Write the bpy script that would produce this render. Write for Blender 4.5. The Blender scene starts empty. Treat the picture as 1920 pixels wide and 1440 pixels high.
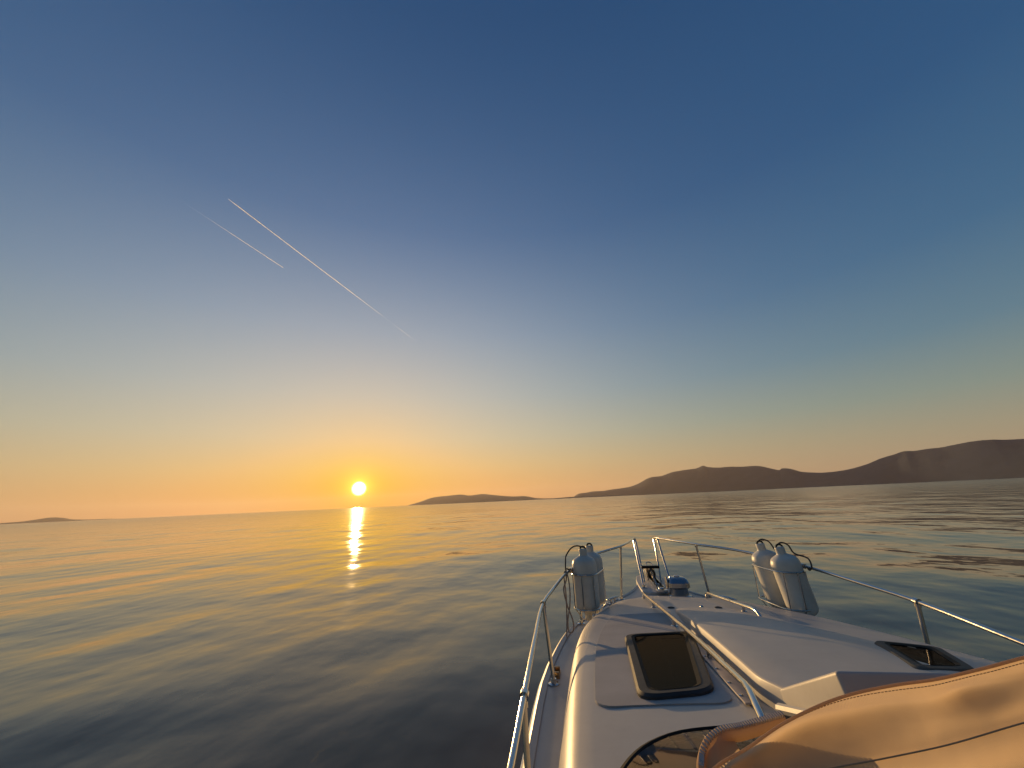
import bpy, bmesh, math, random
import numpy as np
from mathutils import Matrix, Vector, noise
random.seed(7); rng = np.random.default_rng(11)
sc = bpy.context.scene
COL = sc.collection
R = math.radians

# ------------------------------------------------------------------ camera
EYE = Vector((-0.75, 0.0, 2.1))
cam = bpy.data.cameras.new('camera'); cam_o = bpy.data.objects.new('camera', cam)
COL.objects.link(cam_o); sc.camera = cam_o
cam.sensor_width = 36; cam.sensor_fit = 'HORIZONTAL'; cam.lens = 36 * 721 / 1920
cam.clip_start = 0.05; cam.clip_end = 200000
cam_o.matrix_world = (Matrix.Translation(EYE) @ Matrix.Rotation(R(9), 4, 'Z')
                      @ Matrix.Rotation(R(90 + 16.88), 4, 'X') @ Matrix.Rotation(R(-2.62), 4, 'Z'))

# ------------------------------------------------------------------ sky and sun
SUN_AZ, SUN_EL = R(-30.7), R(2.47)
SUN = Vector((math.sin(SUN_AZ) * math.cos(SUN_EL), math.cos(SUN_AZ) * math.cos(SUN_EL), math.sin(SUN_EL)))
world = bpy.data.worlds.new('World'); sc.world = world; world.use_nodes = True
wt = world.node_tree; wn = wt.nodes; wn.clear()
def N(t, kind, **kw):
    n = t.nodes.new(kind)
    for k, v in kw.items(): setattr(n, k, v)
    return n
def val(sock, v): sock.default_value = v
def math_n(t, op, a, b=None, clamp=False):
    n = N(t, 'ShaderNodeMath', operation=op, use_clamp=clamp)
    for i, v in enumerate((a, b)):
        if v is None: continue
        if isinstance(v, (int, float)): n.inputs[i].default_value = v
        else: t.links.new(v, n.inputs[i])
    return n.outputs[0]
def ramp(t, fac, stops, interp='LINEAR'):
    n = N(t, 'ShaderNodeValToRGB'); n.color_ramp.interpolation = interp
    el = n.color_ramp.elements
    while len(el) < len(stops): el.new(0.5)
    for e, (p, c) in zip(el, stops):
        e.position = p; e.color = (*c, 1)
    t.links.new(fac, n.inputs[0]); return n.outputs[0]
def mixc(t, fac, a, b, mode='MIX'):
    n = N(t, 'ShaderNodeMix', data_type='RGBA', blend_type=mode)
    for s, v in ((n.inputs[0], fac), (n.inputs[6], a), (n.inputs[7], b)):
        if isinstance(v, (int, float)): s.default_value = v
        elif isinstance(v, tuple): s.default_value = (*v, 1)
        else: t.links.new(v, s)
    return n.outputs[2]
tc = N(wt, 'ShaderNodeTexCoord')
dirn = N(wt, 'ShaderNodeVectorMath', operation='NORMALIZE'); wt.links.new(tc.outputs['Generated'], dirn.inputs[0])
sepd = N(wt, 'ShaderNodeSeparateXYZ'); wt.links.new(dirn.outputs[0], sepd.inputs[0])
elev = math_n(wt, 'MULTIPLY', math_n(wt, 'ARCSINE', sepd.outputs[2]), 2 / math.pi, clamp=True)
dsun = N(wt, 'ShaderNodeVectorMath', operation='DOT_PRODUCT'); wt.links.new(dirn.outputs[0], dsun.inputs[0]); dsun.inputs[1].default_value = SUN
tsun = math_n(wt, 'POWER', math_n(wt, 'MULTIPLY_ADD', dsun.outputs['Value'], 0.5), 8.0)
tsun.node.inputs[0].links[0].from_node.inputs[2].default_value = 0.5
ST = [0, 2, 5, 9, 15, 24, 38, 60, 90]
SUNWARD = [(.82,.42,.15), (.82,.49,.19), (.80,.57,.29), (.71,.60,.42), (.59,.57,.50), (.43,.47,.52), (.20,.275,.42), (.076,.145,.30), (.045,.095,.245)]
AWAY = [(.48,.365,.24), (.43,.35,.235), (.35,.33,.245), (.225,.29,.265), (.105,.205,.28), (.042,.13,.25), (.018,.080,.20), (.010,.055,.155), (.009,.046,.14)]
grad = mixc(wt, tsun, ramp(wt, elev, [(a / 90, c) for a, c in zip(ST, AWAY)]), ramp(wt, elev, [(a / 90, c) for a, c in zip(ST, SUNWARD)]))
nish = N(wt, 'ShaderNodeTexSky', sky_type='NISHITA', sun_disc=False, sun_elevation=SUN_EL, sun_rotation=SUN_AZ,
         air_density=2.0, dust_density=0.5, ozone_density=4.0)
nsc = N(wt, 'ShaderNodeVectorMath', operation='SCALE'); wt.links.new(nish.outputs[0], nsc.inputs[0]); nsc.inputs[3].default_value = 0.45
ncl = N(wt, 'ShaderNodeVectorMath', operation='MINIMUM'); wt.links.new(nsc.outputs[0], ncl.inputs[0]); ncl.inputs[1].default_value = (1, .75, .5)
sky = mixc(wt, 0.2, grad, ncl.outputs[0])
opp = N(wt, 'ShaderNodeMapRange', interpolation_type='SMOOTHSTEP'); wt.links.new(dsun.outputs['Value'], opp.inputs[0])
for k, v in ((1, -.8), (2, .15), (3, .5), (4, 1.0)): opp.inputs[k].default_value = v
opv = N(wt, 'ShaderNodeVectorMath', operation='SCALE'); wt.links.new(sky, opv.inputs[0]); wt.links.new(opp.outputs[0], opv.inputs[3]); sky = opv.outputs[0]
ang = math_n(wt, 'MULTIPLY', math_n(wt, 'ARCCOSINE', math_n(wt, 'MINIMUM', dsun.outputs['Value'], 1.0)), 180 / math.pi)
def glow(width, color):
    g = math_n(wt, 'EXPONENT', math_n(wt, 'MULTIPLY', ang, -1 / width))
    n = N(wt, 'ShaderNodeVectorMath', operation='SCALE'); n.inputs[0].default_value = color; wt.links.new(g, n.inputs[3]); return n.outputs[0]
def addv(a, b):
    n = N(wt, 'ShaderNodeVectorMath', operation='ADD'); wt.links.new(a, n.inputs[0]); wt.links.new(b, n.inputs[1]); return n.outputs[0]
disc = math_n(wt, 'SUBTRACT', 1.0, math_n(wt, 'MULTIPLY', math_n(wt, 'SUBTRACT', ang, 0.32), 1.5, clamp=True))
dcol = N(wt, 'ShaderNodeVectorMath', operation='SCALE'); dcol.inputs[0].default_value = (9, 8, 4.5); wt.links.new(disc, dcol.inputs[3])
sky = addv(addv(addv(sky, glow(9.0, (.26, .03, -.19))), glow(.9, (2.2, 1.5, .25))), dcol.outputs[0])
pos = N(wt, 'ShaderNodeVectorMath', operation='MAXIMUM'); wt.links.new(sky, pos.inputs[0]); pos.inputs[1].default_value = (.004, .004, .004)
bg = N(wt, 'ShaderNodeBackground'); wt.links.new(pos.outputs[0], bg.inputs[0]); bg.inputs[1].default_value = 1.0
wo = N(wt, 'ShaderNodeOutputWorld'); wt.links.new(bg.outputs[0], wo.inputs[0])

sun = bpy.data.lights.new('sun', 'SUN'); sun.energy = 5.0; sun.angle = R(0.6); sun.color = (1.0, 0.62, 0.26)
sun_o = bpy.data.objects.new('sun', sun); COL.objects.link(sun_o)
sun_o.rotation_euler = SUN.to_track_quat('Z', 'Y').to_euler(); sun_o.location = SUN * 60
vs = sc.view_settings; vs.view_transform = 'Standard'; vs.look = 'None'; vs.exposure = 0.0; vs.gamma = 1.0; vs.use_curve_mapping = False
sc.cycles.use_denoising = True
sc.cycles.max_bounces = 8; sc.cycles.volume_bounces = 4; sc.cycles.sample_clamp_indirect = 6

# ------------------------------------------------------------------ materials
def new_mat(name):
    m = bpy.data.materials.new(name); m.use_nodes = True; t = m.node_tree
    return m, t, t.nodes['Principled BSDF'], t.nodes['Material Output']
def noise_n(t, scale, detail=4, rough=.55, coord='Object', vec_scale=None):
    c = N(t, 'ShaderNodeTexCoord'); n = N(t, 'ShaderNodeTexNoise')
    n.inputs['Scale'].default_value = scale; n.inputs['Detail'].default_value = detail; n.inputs['Roughness'].default_value = rough
    src = c.outputs[coord]
    if vec_scale:
        mp = N(t, 'ShaderNodeMapping'); mp.inputs['Scale'].default_value = vec_scale[:3]
        if len(vec_scale) > 3: mp.inputs['Rotation'].default_value = (0, 0, vec_scale[3])
        t.links.new(src, mp.inputs[0]); src = mp.outputs[0]
    t.links.new(src, n.inputs['Vector']); return n.outputs['Fac']
def bump(t, p, h, strength, dist, prev=None):
    b = N(t, 'ShaderNodeBump'); b.inputs['Strength'].default_value = strength; b.inputs['Distance'].default_value = dist
    t.links.new(h, b.inputs['Height'])
    if prev is not None: t.links.new(prev, b.inputs['Normal'])
    t.links.new(b.outputs[0], p.inputs['Normal']); return b.outputs[0]
def simple(name, col, rough=.5, metal=0, var=.08, vscale=6, bstr=0, bscale=200, bdist=.001, coat=0, rvar=.1, spec=.5):
    m, t, p, o = new_mat(name)
    f = noise_n(t, vscale, 5)
    lo = tuple(c * (1 - var) for c in col); hi = tuple(min(1, c * (1 + var)) for c in col)
    t.links.new(ramp(t, f, [(.3, lo), (.7, hi)]), p.inputs['Base Color'])
    f2 = noise_n(t, vscale * 3.3, 4)
    rr = N(t, 'ShaderNodeMapRange'); rr.inputs[3].default_value = max(.02, rough - rvar); rr.inputs[4].default_value = min(1, rough + rvar)
    t.links.new(f2, rr.inputs[0]); t.links.new(rr.outputs[0], p.inputs['Roughness'])
    p.inputs['Specular IOR Level'].default_value = spec; p.inputs['Metallic'].default_value = metal; p.inputs['Coat Weight'].default_value = coat; p.inputs['Coat Roughness'].default_value = .12
    if bstr: bump(t, p, noise_n(t, bscale, 3), bstr, bdist)
    return m
M = {}
M['gel'] = simple('white_gelcoat', (.495, .475, .435), .42, var=.05, vscale=3, spec=.22, bstr=.15, bscale=9, bdist=.004)
def weather(m, amount, tint):
    t = m.node_tree; p = t.nodes['Principled BSDF']; src = p.inputs['Base Color'].links[0].from_socket
    a = noise_n(t, 2.2, 7, .7, 'Object', (1, .5, 1)); b = noise_n(t, 38, 4, .6)
    f = math_n(t, 'MULTIPLY', ramp(t, a, [(.45, (0,)*3), (.75, (1,)*3)]), ramp(t, b, [(.35, (.25,)*3), (.7, (1,)*3)]))
    t.links.new(mixc(t, math_n(t, 'MULTIPLY', f, amount), src, tint), p.inputs['Base Color'])
weather(M['gel'], .45, (.34, .31, .27))
M['nonskid'] = simple('non_skid_gelcoat', (.44, .425, .40), .75, var=.08, vscale=5, spec=.08, bstr=.6, bscale=420, bdist=.0015)
weather(M['nonskid'], .5, (.30, .28, .25))
M['steel'] = simple('polished_steel', (.58, .57, .55), .14, metal=1, var=.06, vscale=20, rvar=.07)
M['chrome'] = simple('chrome_windlass', (.42, .42, .42), .22, metal=1, var=.04, vscale=15, rvar=.05)
M['bronze'] = simple('tarnished_bronze', (.30, .20, .11), .35, metal=1, var=.2, vscale=40)
M['rubber'] = simple('black_rubber', (.014, .014, .014), .7, var=.2, vscale=20, spec=.1)
M['frame'] = simple('grey_window_frame', (.045, .047, .048), .6, var=.15, vscale=25, spec=.2, bstr=.1, bscale=300)
M['black'] = simple('black_plastic', (.012, .012, .012), .5, var=.2, vscale=20, spec=.25)
M['fender'] = simple('white_vinyl_fender', (.70, .68, .60), .42, var=.14, spec=.3, vscale=7, bstr=.1, bscale=20, bdist=.003)
weather(M['fender'], .55, (.40, .37, .31))
M['rope'] = simple('dark_rope', (.10, .085, .07), .9, var=.3, vscale=60, bstr=.5, bscale=150)
M['braid'] = simple('speckled_rope', (.35, .28, .24), .9, var=.5, vscale=120, bstr=.5, bscale=150)
M['pad'] = simple('tan_pad', (.52, .45, .40), .6, var=.12, vscale=14, bstr=.2, bscale=90)
M['antifoul'] = simple('dark_blue_antifouling', (.02, .03, .07), .7)
m, t, p, o = new_mat('painted_cabin_dark'); M['painted_dark'] = m  # near-black colour standing in for the cabin's shade under the panes
t.links.new(ramp(t, noise_n(t, 5, 3), [(.3, (.010, .009, .008)), (.7, (.018, .016, .014))]), p.inputs['Base Color']); p.inputs['Roughness'].default_value = 1; p.inputs['Specular IOR Level'].default_value = 0
M['thread'] = simple('brown_thread', (.42, .30, .19), .9)
M['dash'] = simple('olive_dashboard', (.085, .10, .078), .8, var=.3, vscale=7)
M['dash'].node_tree.nodes['Principled BSDF'].inputs['Specular IOR Level'].default_value = .05
M['floor'] = simple('cockpit_floor', (.45, .40, .34), .7, var=.15, vscale=8)
M['galv'] = simple('galvanised_anchor', (.42, .36, .30), .45, metal=.8, var=.2, vscale=25)

# canvas: woven acrylic that lets the low sun glow through
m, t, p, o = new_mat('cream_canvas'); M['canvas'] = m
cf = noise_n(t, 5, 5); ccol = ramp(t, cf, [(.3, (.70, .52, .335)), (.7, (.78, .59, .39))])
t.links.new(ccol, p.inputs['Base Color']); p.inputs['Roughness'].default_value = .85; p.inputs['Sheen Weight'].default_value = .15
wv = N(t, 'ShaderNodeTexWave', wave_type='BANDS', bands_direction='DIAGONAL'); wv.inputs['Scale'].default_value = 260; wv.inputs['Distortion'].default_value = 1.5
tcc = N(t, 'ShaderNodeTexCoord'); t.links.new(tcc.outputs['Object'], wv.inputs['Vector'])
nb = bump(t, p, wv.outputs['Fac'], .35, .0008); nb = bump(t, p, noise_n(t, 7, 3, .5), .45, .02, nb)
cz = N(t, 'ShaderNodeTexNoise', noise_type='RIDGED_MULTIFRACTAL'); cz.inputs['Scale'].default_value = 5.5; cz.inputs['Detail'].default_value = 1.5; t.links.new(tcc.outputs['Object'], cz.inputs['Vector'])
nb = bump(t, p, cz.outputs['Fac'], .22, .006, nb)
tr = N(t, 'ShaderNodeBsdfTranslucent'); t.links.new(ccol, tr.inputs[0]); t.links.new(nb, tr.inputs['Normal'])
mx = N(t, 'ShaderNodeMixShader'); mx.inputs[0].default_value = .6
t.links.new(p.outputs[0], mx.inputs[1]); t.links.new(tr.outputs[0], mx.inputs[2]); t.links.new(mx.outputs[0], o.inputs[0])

# tinted panes: transparent tint under a clear reflection
def pane_mat(name, tint, rough=.02, refl=.9):
    m, t, p, o = new_mat(name)
    tb = N(t, 'ShaderNodeBsdfTransparent'); tb.inputs[0].default_value = (*tint, 1)
    gl = N(t, 'ShaderNodeBsdfGlossy'); gl.inputs['Roughness'].default_value = rough; gl.inputs[0].default_value = (refl, refl, refl * 1.15, 1)
    fr = N(t, 'ShaderNodeFresnel'); fr.inputs[0].default_value = 1.5
    mx = N(t, 'ShaderNodeMixShader'); t.links.new(fr.outputs[0], mx.inputs[0]); t.links.new(tb.outputs[0], mx.inputs[1]); t.links.new(gl.outputs[0], mx.inputs[2])
    t.links.new(mx.outputs[0], o.inputs[0]); return m
M['smoked'] = pane_mat('smoked_acrylic', (.16, .13, .115), .03, .09)
M['glass'] = pane_mat('windscreen_glass', (.38, .46, .38), .03, .62)

# sea
m, t, p, o = new_mat('sea_water'); M['sea'] = m
p.inputs['Base Color'].default_value = (.125, .078, .028, 1); p.inputs['IOR'].default_value = 1.42
# waves too far off to resolve spread the reflection: rougher with distance over the water
gp = N(t, 'ShaderNodeNewGeometry'); gl_ = N(t, 'ShaderNodeVectorMath', operation='LENGTH'); t.links.new(gp.outputs['Position'], gl_.inputs[0])
lg = math_n(t, 'LOGARITHM', gl_.outputs['Value'], 10.0)
rg = N(t, 'ShaderNodeMapRange', interpolation_type='SMOOTHSTEP'); t.links.new(lg, rg.inputs[0])
for k, v in ((1, 1.0), (2, 2.9), (3, .03), (4, .15)): rg.inputs[k].default_value = v
t.links.new(rg.outputs[0], p.inputs['Roughness'])
h1 = noise_n(t, 1, 3, .5, 'Object', (.46, .36, .3))
h2 = noise_n(t, 1, 3, .5, 'Object', (1.7, 1.2, 1))
h3 = noise_n(t, 1, 3, .55, 'Object', (.12, .08, .1))
nb = bump(t, p, h3, 1, .33); nb = bump(t, p, h1, 1, .07, nb); nb = bump(t, p, h2, 1, .008, nb)

# land
def land_mat(name, c1, c2, sc_):
    m, t, p, o = new_mat(name)
    f = noise_n(t, sc_, 8, .6)
    t.links.new(ramp(t, f, [(.3, c1), (.62, c2)]), p.inputs['Base Color']); p.inputs['Roughness'].default_value = 1
    p.inputs['Specular IOR Level'].default_value = .1
    bump(t, p, noise_n(t, sc_ * 3, 8, .65), .35, 25)
    return m
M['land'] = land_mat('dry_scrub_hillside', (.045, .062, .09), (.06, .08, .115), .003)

# contrail: a thread of ice cloud, lit by the sun
m, t, p, o = new_mat('ice_cloud'); M['vapour'] = m
t.nodes.remove(p); pv_ = N(t, 'ShaderNodeVolumePrincipled'); pv_.inputs['Color'].default_value = (.97, .98, 1, 1)
pv_.inputs['Density'].default_value = .055; pv_.inputs['Anisotropy'].default_value = .6; t.links.new(pv_.outputs[0], o.inputs['Volume'])

# ------------------------------------------------------------------ mesh helpers
def make(name, verts, faces, mat, parent=None, smooth=True, sharp=None, bevel=0, bevseg=2, up=False):
    me = bpy.data.meshes.new(name); me.from_pydata([tuple(v) for v in verts], [], faces); me.validate(); me.update()
    bm = bmesh.new(); bm.from_mesh(me); bmesh.ops.remove_doubles(bm, verts=bm.verts, dist=1e-5)
    bmesh.ops.recalc_face_normals(bm, faces=bm.faces)
    if bevel:
        ed = [e for e in bm.edges if len(e.link_faces) == 2 and e.calc_face_angle(0) > R(25)]
        bmesh.ops.bevel(bm, geom=ed, offset=bevel, segments=bevseg, affect='EDGES', profile=.6)
    if up:
        bm.normal_update()
        if sum(f.normal.z * f.calc_area() for f in bm.faces) < 0: bmesh.ops.reverse_faces(bm, faces=bm.faces)
    bm.to_mesh(me); bm.free()
    if mat: me.materials.append(mat)
    if smooth:
        me.shade_smooth()
        me.set_sharp_from_angle(angle=R(sharp or 38))
    ob = bpy.data.objects.new(name, me); COL.objects.link(ob)
    if parent is not None: ob.parent = parent; ob.matrix_parent_inverse = parent_inv(parent)
    return ob
def parent_inv(pa):
    return Matrix.Identity(4) if pa.parent is not None else Matrix.Translation(pa.location).inverted()
def empty(name, loc, label, cat, group=None):
    e = bpy.data.objects.new(name, None); e.empty_display_size = .2; COL.objects.link(e); e.location = loc
    e['label'] = label; e['category'] = cat
    if group: e['group'] = group
    return e
def tube_geo(path, r, seg=10, closed=False, caps=True):
    P = [Vector(p) for p in path]; n = len(P); V = []; F = []
    rad = r if isinstance(r, (list, tuple)) else [r] * n
    prev = None
    for i in range(n):
        if closed: d = P[(i + 1) % n] - P[i - 1]
        else: d = P[min(i + 1, n - 1)] - P[max(i - 1, 0)]
        d.normalize()
        if prev is None:
            a = Vector((0, 0, 1)) if abs(d.z) < .9 else Vector((1, 0, 0)); u = (a - d * a.dot(d)).normalized()
        else: u = (prev - d * prev.dot(d)).normalized()
        prev = u; w = d.cross(u)
        for k in range(seg):
            an = 2 * math.pi * k / seg; V.append(P[i] + (u * math.cos(an) + w * math.sin(an)) * rad[i])
    m_ = n if closed else n - 1
    for i in range(m_):
        for k in range(seg):
            a = i * seg + k; b = i * seg + (k + 1) % seg; j = ((i + 1) % n) * seg
            F.append((a, b, j + (k + 1) % seg, j + k))
    if caps and not closed:
        F.append(tuple(range(seg))[::-1]); F.append(tuple((n - 1) * seg + k for k in range(seg)))
    return V, F
def lathe_geo(profile, center=(0, 0, 0), axis=None, seg=24):
    # profile: (radius, height) along axis
    ax = Vector(axis or (0, 0, 1)).normalized(); a = Vector((1, 0, 0)) if abs(ax.x) < .9 else Vector((0, 1, 0))
    u = (a - ax * a.dot(ax)).normalized(); w = ax.cross(u); c = Vector(center); V = []; F = []
    for r_, h in profile:
        for k in range(seg):
            an = 2 * math.pi * k / seg; V.append(c + ax * h + (u * math.cos(an) + w * math.sin(an)) * max(r_, 1e-4))
    for i in range(len(profile) - 1):
        for k in range(seg):
            F.append((i * seg + k, i * seg + (k + 1) % seg, (i + 1) * seg + (k + 1) % seg, (i + 1) * seg + k))
    F.append(tuple(range(seg))[::-1]); F.append(tuple((len(profile) - 1) * seg + k for k in range(seg)))
    return V, F
def box_geo(x0, x1, y0, y1, z0, z1):
    V = [Vector((x, y, z)) for z in (z0, z1) for y in (y0, y1) for x in (x0, x1)]
    return V, [(0, 2, 3, 1), (4, 5, 7, 6), (0, 1, 5, 4), (2, 6, 7, 3), (0, 4, 6, 2), (1, 3, 7, 5)]
def join(*gs):
    V = []; F = []
    for v, f in gs:
        o_ = len(V); V += list(v); F += [tuple(i + o_ for i in q) for q in f]
    return V, F
def prism_geo(poly, thick, normal=None):
    # poly: list of 3D points (planar-ish), extruded along normal by thick
    Pp = [Vector(q) for q in poly]; n = len(Pp)
    nn = Vector(normal) if normal else (Pp[1] - Pp[0]).cross(Pp[2] - Pp[0]).normalized()
    V = Pp + [q + nn * thick for q in Pp]
    F = [tuple(range(n))[::-1], tuple(range(n, 2 * n))] + [(i, (i + 1) % n, n + (i + 1) % n, n + i) for i in range(n)]
    return V, F
def grid_geo(rows):
    n = len(rows[0]); V = [q for r_ in rows for q in r_]; F = []
    for i in range(len(rows) - 1):
        for k in range(n - 1):
            F.append((i * n + k, i * n + k + 1, (i + 1) * n + k + 1, (i + 1) * n + k))
    return V, F
def lerp_t(tab, y):
    if y <= tab[0][0]: return tab[0][1]
    for (a, b), (c, d) in zip(tab, tab[1:]):
        if y <= c: return b + (d - b) * (y - a) / (c - a)
    return tab[-1][1]
def smooth_t(tab, y):                      # Catmull-Rom through the table
    n = len(tab)
    if y <= tab[0][0]: return tab[0][1]
    if y >= tab[-1][0]: return tab[-1][1]
    for i in range(n - 1):
        if y <= tab[i + 1][0]:
            x1, p1 = tab[i]; x2, p2 = tab[i + 1]
            s1 = (p2 - tab[i - 1][1]) / (x2 - tab[i - 1][0]) if i > 0 else (p2 - p1) / (x2 - x1)
            s2 = (tab[i + 2][1] - p1) / (tab[i + 2][0] - x1) if i + 2 < n else (p2 - p1) / (x2 - x1)
            h = x2 - x1; q = (y - x1) / h
            return (p1 * (2*q**3 - 3*q*q + 1) + s1 * h * (q**3 - 2*q*q + q) + p2 * (3*q*q - 2*q**3) + s2 * h * (q**3 - q*q))
def curve(pts, n):                          # smooth 3-D polyline
    P = [Vector(q) for q in pts]; L = [0]
    for a, b in zip(P, P[1:]): L.append(L[-1] + (b - a).length)
    tabs = [[(l, q[k]) for l, q in zip(L, P)] for k in range(3)]
    return [Vector([smooth_t(tb, L[-1] * i / (n - 1)) for tb in tabs]) for i in range(n)]
def kind(ob, k, label=None):
    ob['kind'] = k
    if label: ob['label'] = label
    return ob

# ------------------------------------------------------------------ the sea
def build_sea():
    cx, cy = EYE.x, EYE.y
    az0 = R(-9)
    front = np.arange(-66, 66.01, .22); back = np.arange(70, 291, 5.0)
    azs = np.radians(np.concatenate([front, back])) + az0
    rr = [0.8]
    while rr[-1] < 29500: rr.append(rr[-1] * 1.0125 if rr[-1] < 400 else rr[-1] * 1.03)
    rr = np.array(rr); na, nr = len(azs), len(rr)
    A, Rr = np.meshgrid(azs, rr)
    X = cx + np.sin(A) * Rr; Y = cy + np.cos(A) * Rr; Z = np.zeros_like(X)
    k = 0
    for lam, amp, nn in ((22, .032, 5), (12, .025, 6), (7, .0155, 8), (4.2, .0115, 9), (2.6, .0050, 10), (1.6, .0018, 10), (1.0, .0005, 8)):
        for i in range(nn):
            l = lam * rng.uniform(.75, 1.3); th = R(-60) + rng.normal(0, .6) if rng.random() < .66 else R(-8) + rng.normal(0, .6); ph = rng.uniform(0, 6.283)
            kv = 2 * math.pi / l; a = amp * rng.uniform(.5, 1.2) / math.sqrt(nn) * 1.6
            dr = Rr * .0125; dr = np.where(Rr > 400, Rr * .03, dr)
            att = np.clip((l / (dr * 3.2) - 1) / 1.0, 0, 1)
            phs = kv * (X * math.sin(th) + Y * math.cos(th)) + ph
            Z += a * att * np.sin(phs)
    # patches where the breeze ruffles more or less
    n0 = .75 + .35 * np.sin(X * .11 + 1.3) * np.sin(Y * .07 + .4) + .2 * np.sin(X * .043 - Y * .06)
    Z *= n0 * .82
    Z[:2] *= 0
    V = np.stack([X, Y, Z], -1).reshape(-1, 3)
    idx = np.arange(na * nr).reshape(nr, na)
    a = idx[:-1, :]; b = np.roll(idx, -1, 1)[:-1, :]; c = np.roll(idx, -1, 1)[1:, :]; d = idx[1:, :]
    Q = np.stack([a, d, c, b], -1).reshape(-1, 4)
    me = bpy.data.meshes.new('sea'); nv, nq = len(V), len(Q)
    me.vertices.add(nv); me.vertices.foreach_set('co', V.astype(np.float32).ravel())
    me.loops.add(nq * 4); me.loops.foreach_set('vertex_index', Q.astype(np.int32).ravel())
    me.polygons.add(nq); me.polygons.foreach_set('loop_start', np.arange(nq, dtype=np.int32) * 4)
    me.update(calc_edges=True); me.validate(); me.shade_smooth(); me.materials.append(M['sea'])
    ob = bpy.data.objects.new('sea', me); COL.objects.link(ob); kind(ob, 'structure')
build_sea()

# ------------------------------------------------------------------ land on the horizon: (bearing deg, summit elevation deg)
def build_land(name, prof, d0, d1, depth, step, seed):
    noise.seed_set(seed)
    b0, b1 = prof[0][0], prof[-1][0]; n = int((b1 - b0) / step) + 1; rows = 17
    G = []
    for j in range(rows):
        tt = (j / 10 * .62 if j <= 10 else .62 + .38 * (j - 10) / 6); row = []
        for i in range(n):
            b = b0 + (b1 - b0) * i / (n - 1); q = i / (n - 1)
            D = d0 + (d1 - d0) * q
            hill = math.tan(R(max(0, smooth_t(prof, b))))
            wob = noise.fractal(Vector((b * 1.6, tt * 2.2, seed)), 1.0, 2.0, 5) * .55
            fr = min(1, tt / .62); sh = (math.sin(fr * math.pi / 2)) ** .8 if tt < .62 else 1 - (tt - .62) / .38
            dist = D + depth * (tt + .02 * wob * fr)
            rid = D + depth * .62
            hgt = hill * rid * sh
            if tt < .6: hgt *= 1 + .05 * wob * (1 - fr * .8)
            elif tt < .72: hgt *= 1 + .012 * noise.fractal(Vector((b * 9, 3.3, seed)), 1, 2, 4)
            if j == 0: hgt = -3
            if j == rows - 1: hgt = -3
            row.append(Vector((EYE.x + math.sin(R(b)) * dist, EYE.y + math.cos(R(b)) * dist, hgt)))
        G.append(row)
    V, F = grid_geo(G)
    return kind(make(name, V, F, M['land'], smooth=True, sharp=60), 'structure')
HEADLAND = [(-1.6, -.1), (-.85, .26), (-.26, .55), (.87, .66), (1.62, .77), (3.27, .78), (4.01, .88), (6.74, 1.14), (8.02, 1.53), (9.52, 2.2), (11.08, 2.35), (12.5, 2.74), (13.85, 2.9), (15.5, 3.03),
    (16.01, 3.2), (16.44, 3.31), (16.88, 3.11), (18.01, 2.95), (19.53, 2.94), (20.85, 2.84), (22.37, 2.81), (23.22, 2.58), (24.12, 2.26), (24.58, 2.13), (24.86, 2.31), (25.71, 2.18),
    (26.66, 1.78), (28, 1.58), (28.72, 1.53), (29.92, 1.58), (31.11, 1.74), (32.65, 2.15), (33.71, 2.58), (34.82, 2.88), (35.7, 3.13), (36.47, 3.08), (37.45, 3.17), (38.37, 3.19),
    (39.67, 3.38), (40.71, 3.49), (41.69, 3.47), (42.44, 3.36), (43.43, 3.28), (45, 3.22), (48, 2.95), (52, 2.5), (57, 2.0), (63, 1.2), (69, .4), (72, -.1)]
build_land('headland', HEADLAND, 14500, 4800, 2600, .1, 3)
build_land('far_island', [(-24.6, -.05), (-23.88, .12), (-22.46, .48), (-21.02, .9), (-18.8, 1.09), (-16.94, 1.17), (-15.81, 1.0), (-13.91, 1.12), (-12.39, .92), (-9.74, .6), (-7.83, .56),
    (-6.32, .23), (-4.82, .12), (-2.55, .08), (-.5, .04), (.5, -.05)], 21000, 19500, 2500, .09, 8)
build_land('low_point', [(-5.6, -.03), (-5.2, .03), (-2.92, .13), (-1.04, .19), (.82, .18), (3.02, .16), (5, .1), (7, -.03)], 11500, 11000, 500, .09, 5)
build_land('distant_island', [(-63.6, -.02), (-62.85, .04), (-61.21, .1), (-60.05, .15), (-59.15, .28), (-58.38, .40), (-57.54, .31), (-56.99, .16), (-55.92, .07), (-54.6, .05), (-53.5, -.02)], 27000, 27000, 1800, .07, 9)

# ------------------------------------------------------------------ contrails, 9.5 km up
def at_alt(b, e, alt=9500.):
    d = (alt - EYE.z) / math.tan(R(e)); return Vector((EYE.x + math.sin(R(b)) * d, EYE.y + math.cos(R(b)) * d, alt))
def contrail(b0, e0, b1, e1, rads, label):
    A, B = at_alt(b0, e0), at_alt(b1, e1); n = 120; path = []
    for i in range(n):
        q = i / (n - 1)
        path.append(A.lerp(B, q) + Vector((0, 0, noise.fractal(Vector((q * 14, b0, 2)), 1, 2, 3) * 5)))
    rad = [lerp_t(rads, i / (n - 1)) * (1 + .25 * noise.fractal(Vector((i * .35, b0, 5)), 1, 2, 3)) for i in range(n)]
    ob = make('contrail', *tube_geo(path, rad, 10), M['vapour'])
    ob['label'] = label; ob['category'] = 'contrail'; ob['group'] = 'aircraft contrails in the evening sky'
contrail(-50.53, 35.97, -23.85, 23.14, [(0, 8), (.03, 15), (.45, 14), (.55, 10), (.65, 6), (.72, 2.5), (.79, 1.5), (.86, 6), (.93, 4.5), (1, 1)], 'long bright white contrail slanting down across the blue sky')
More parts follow.
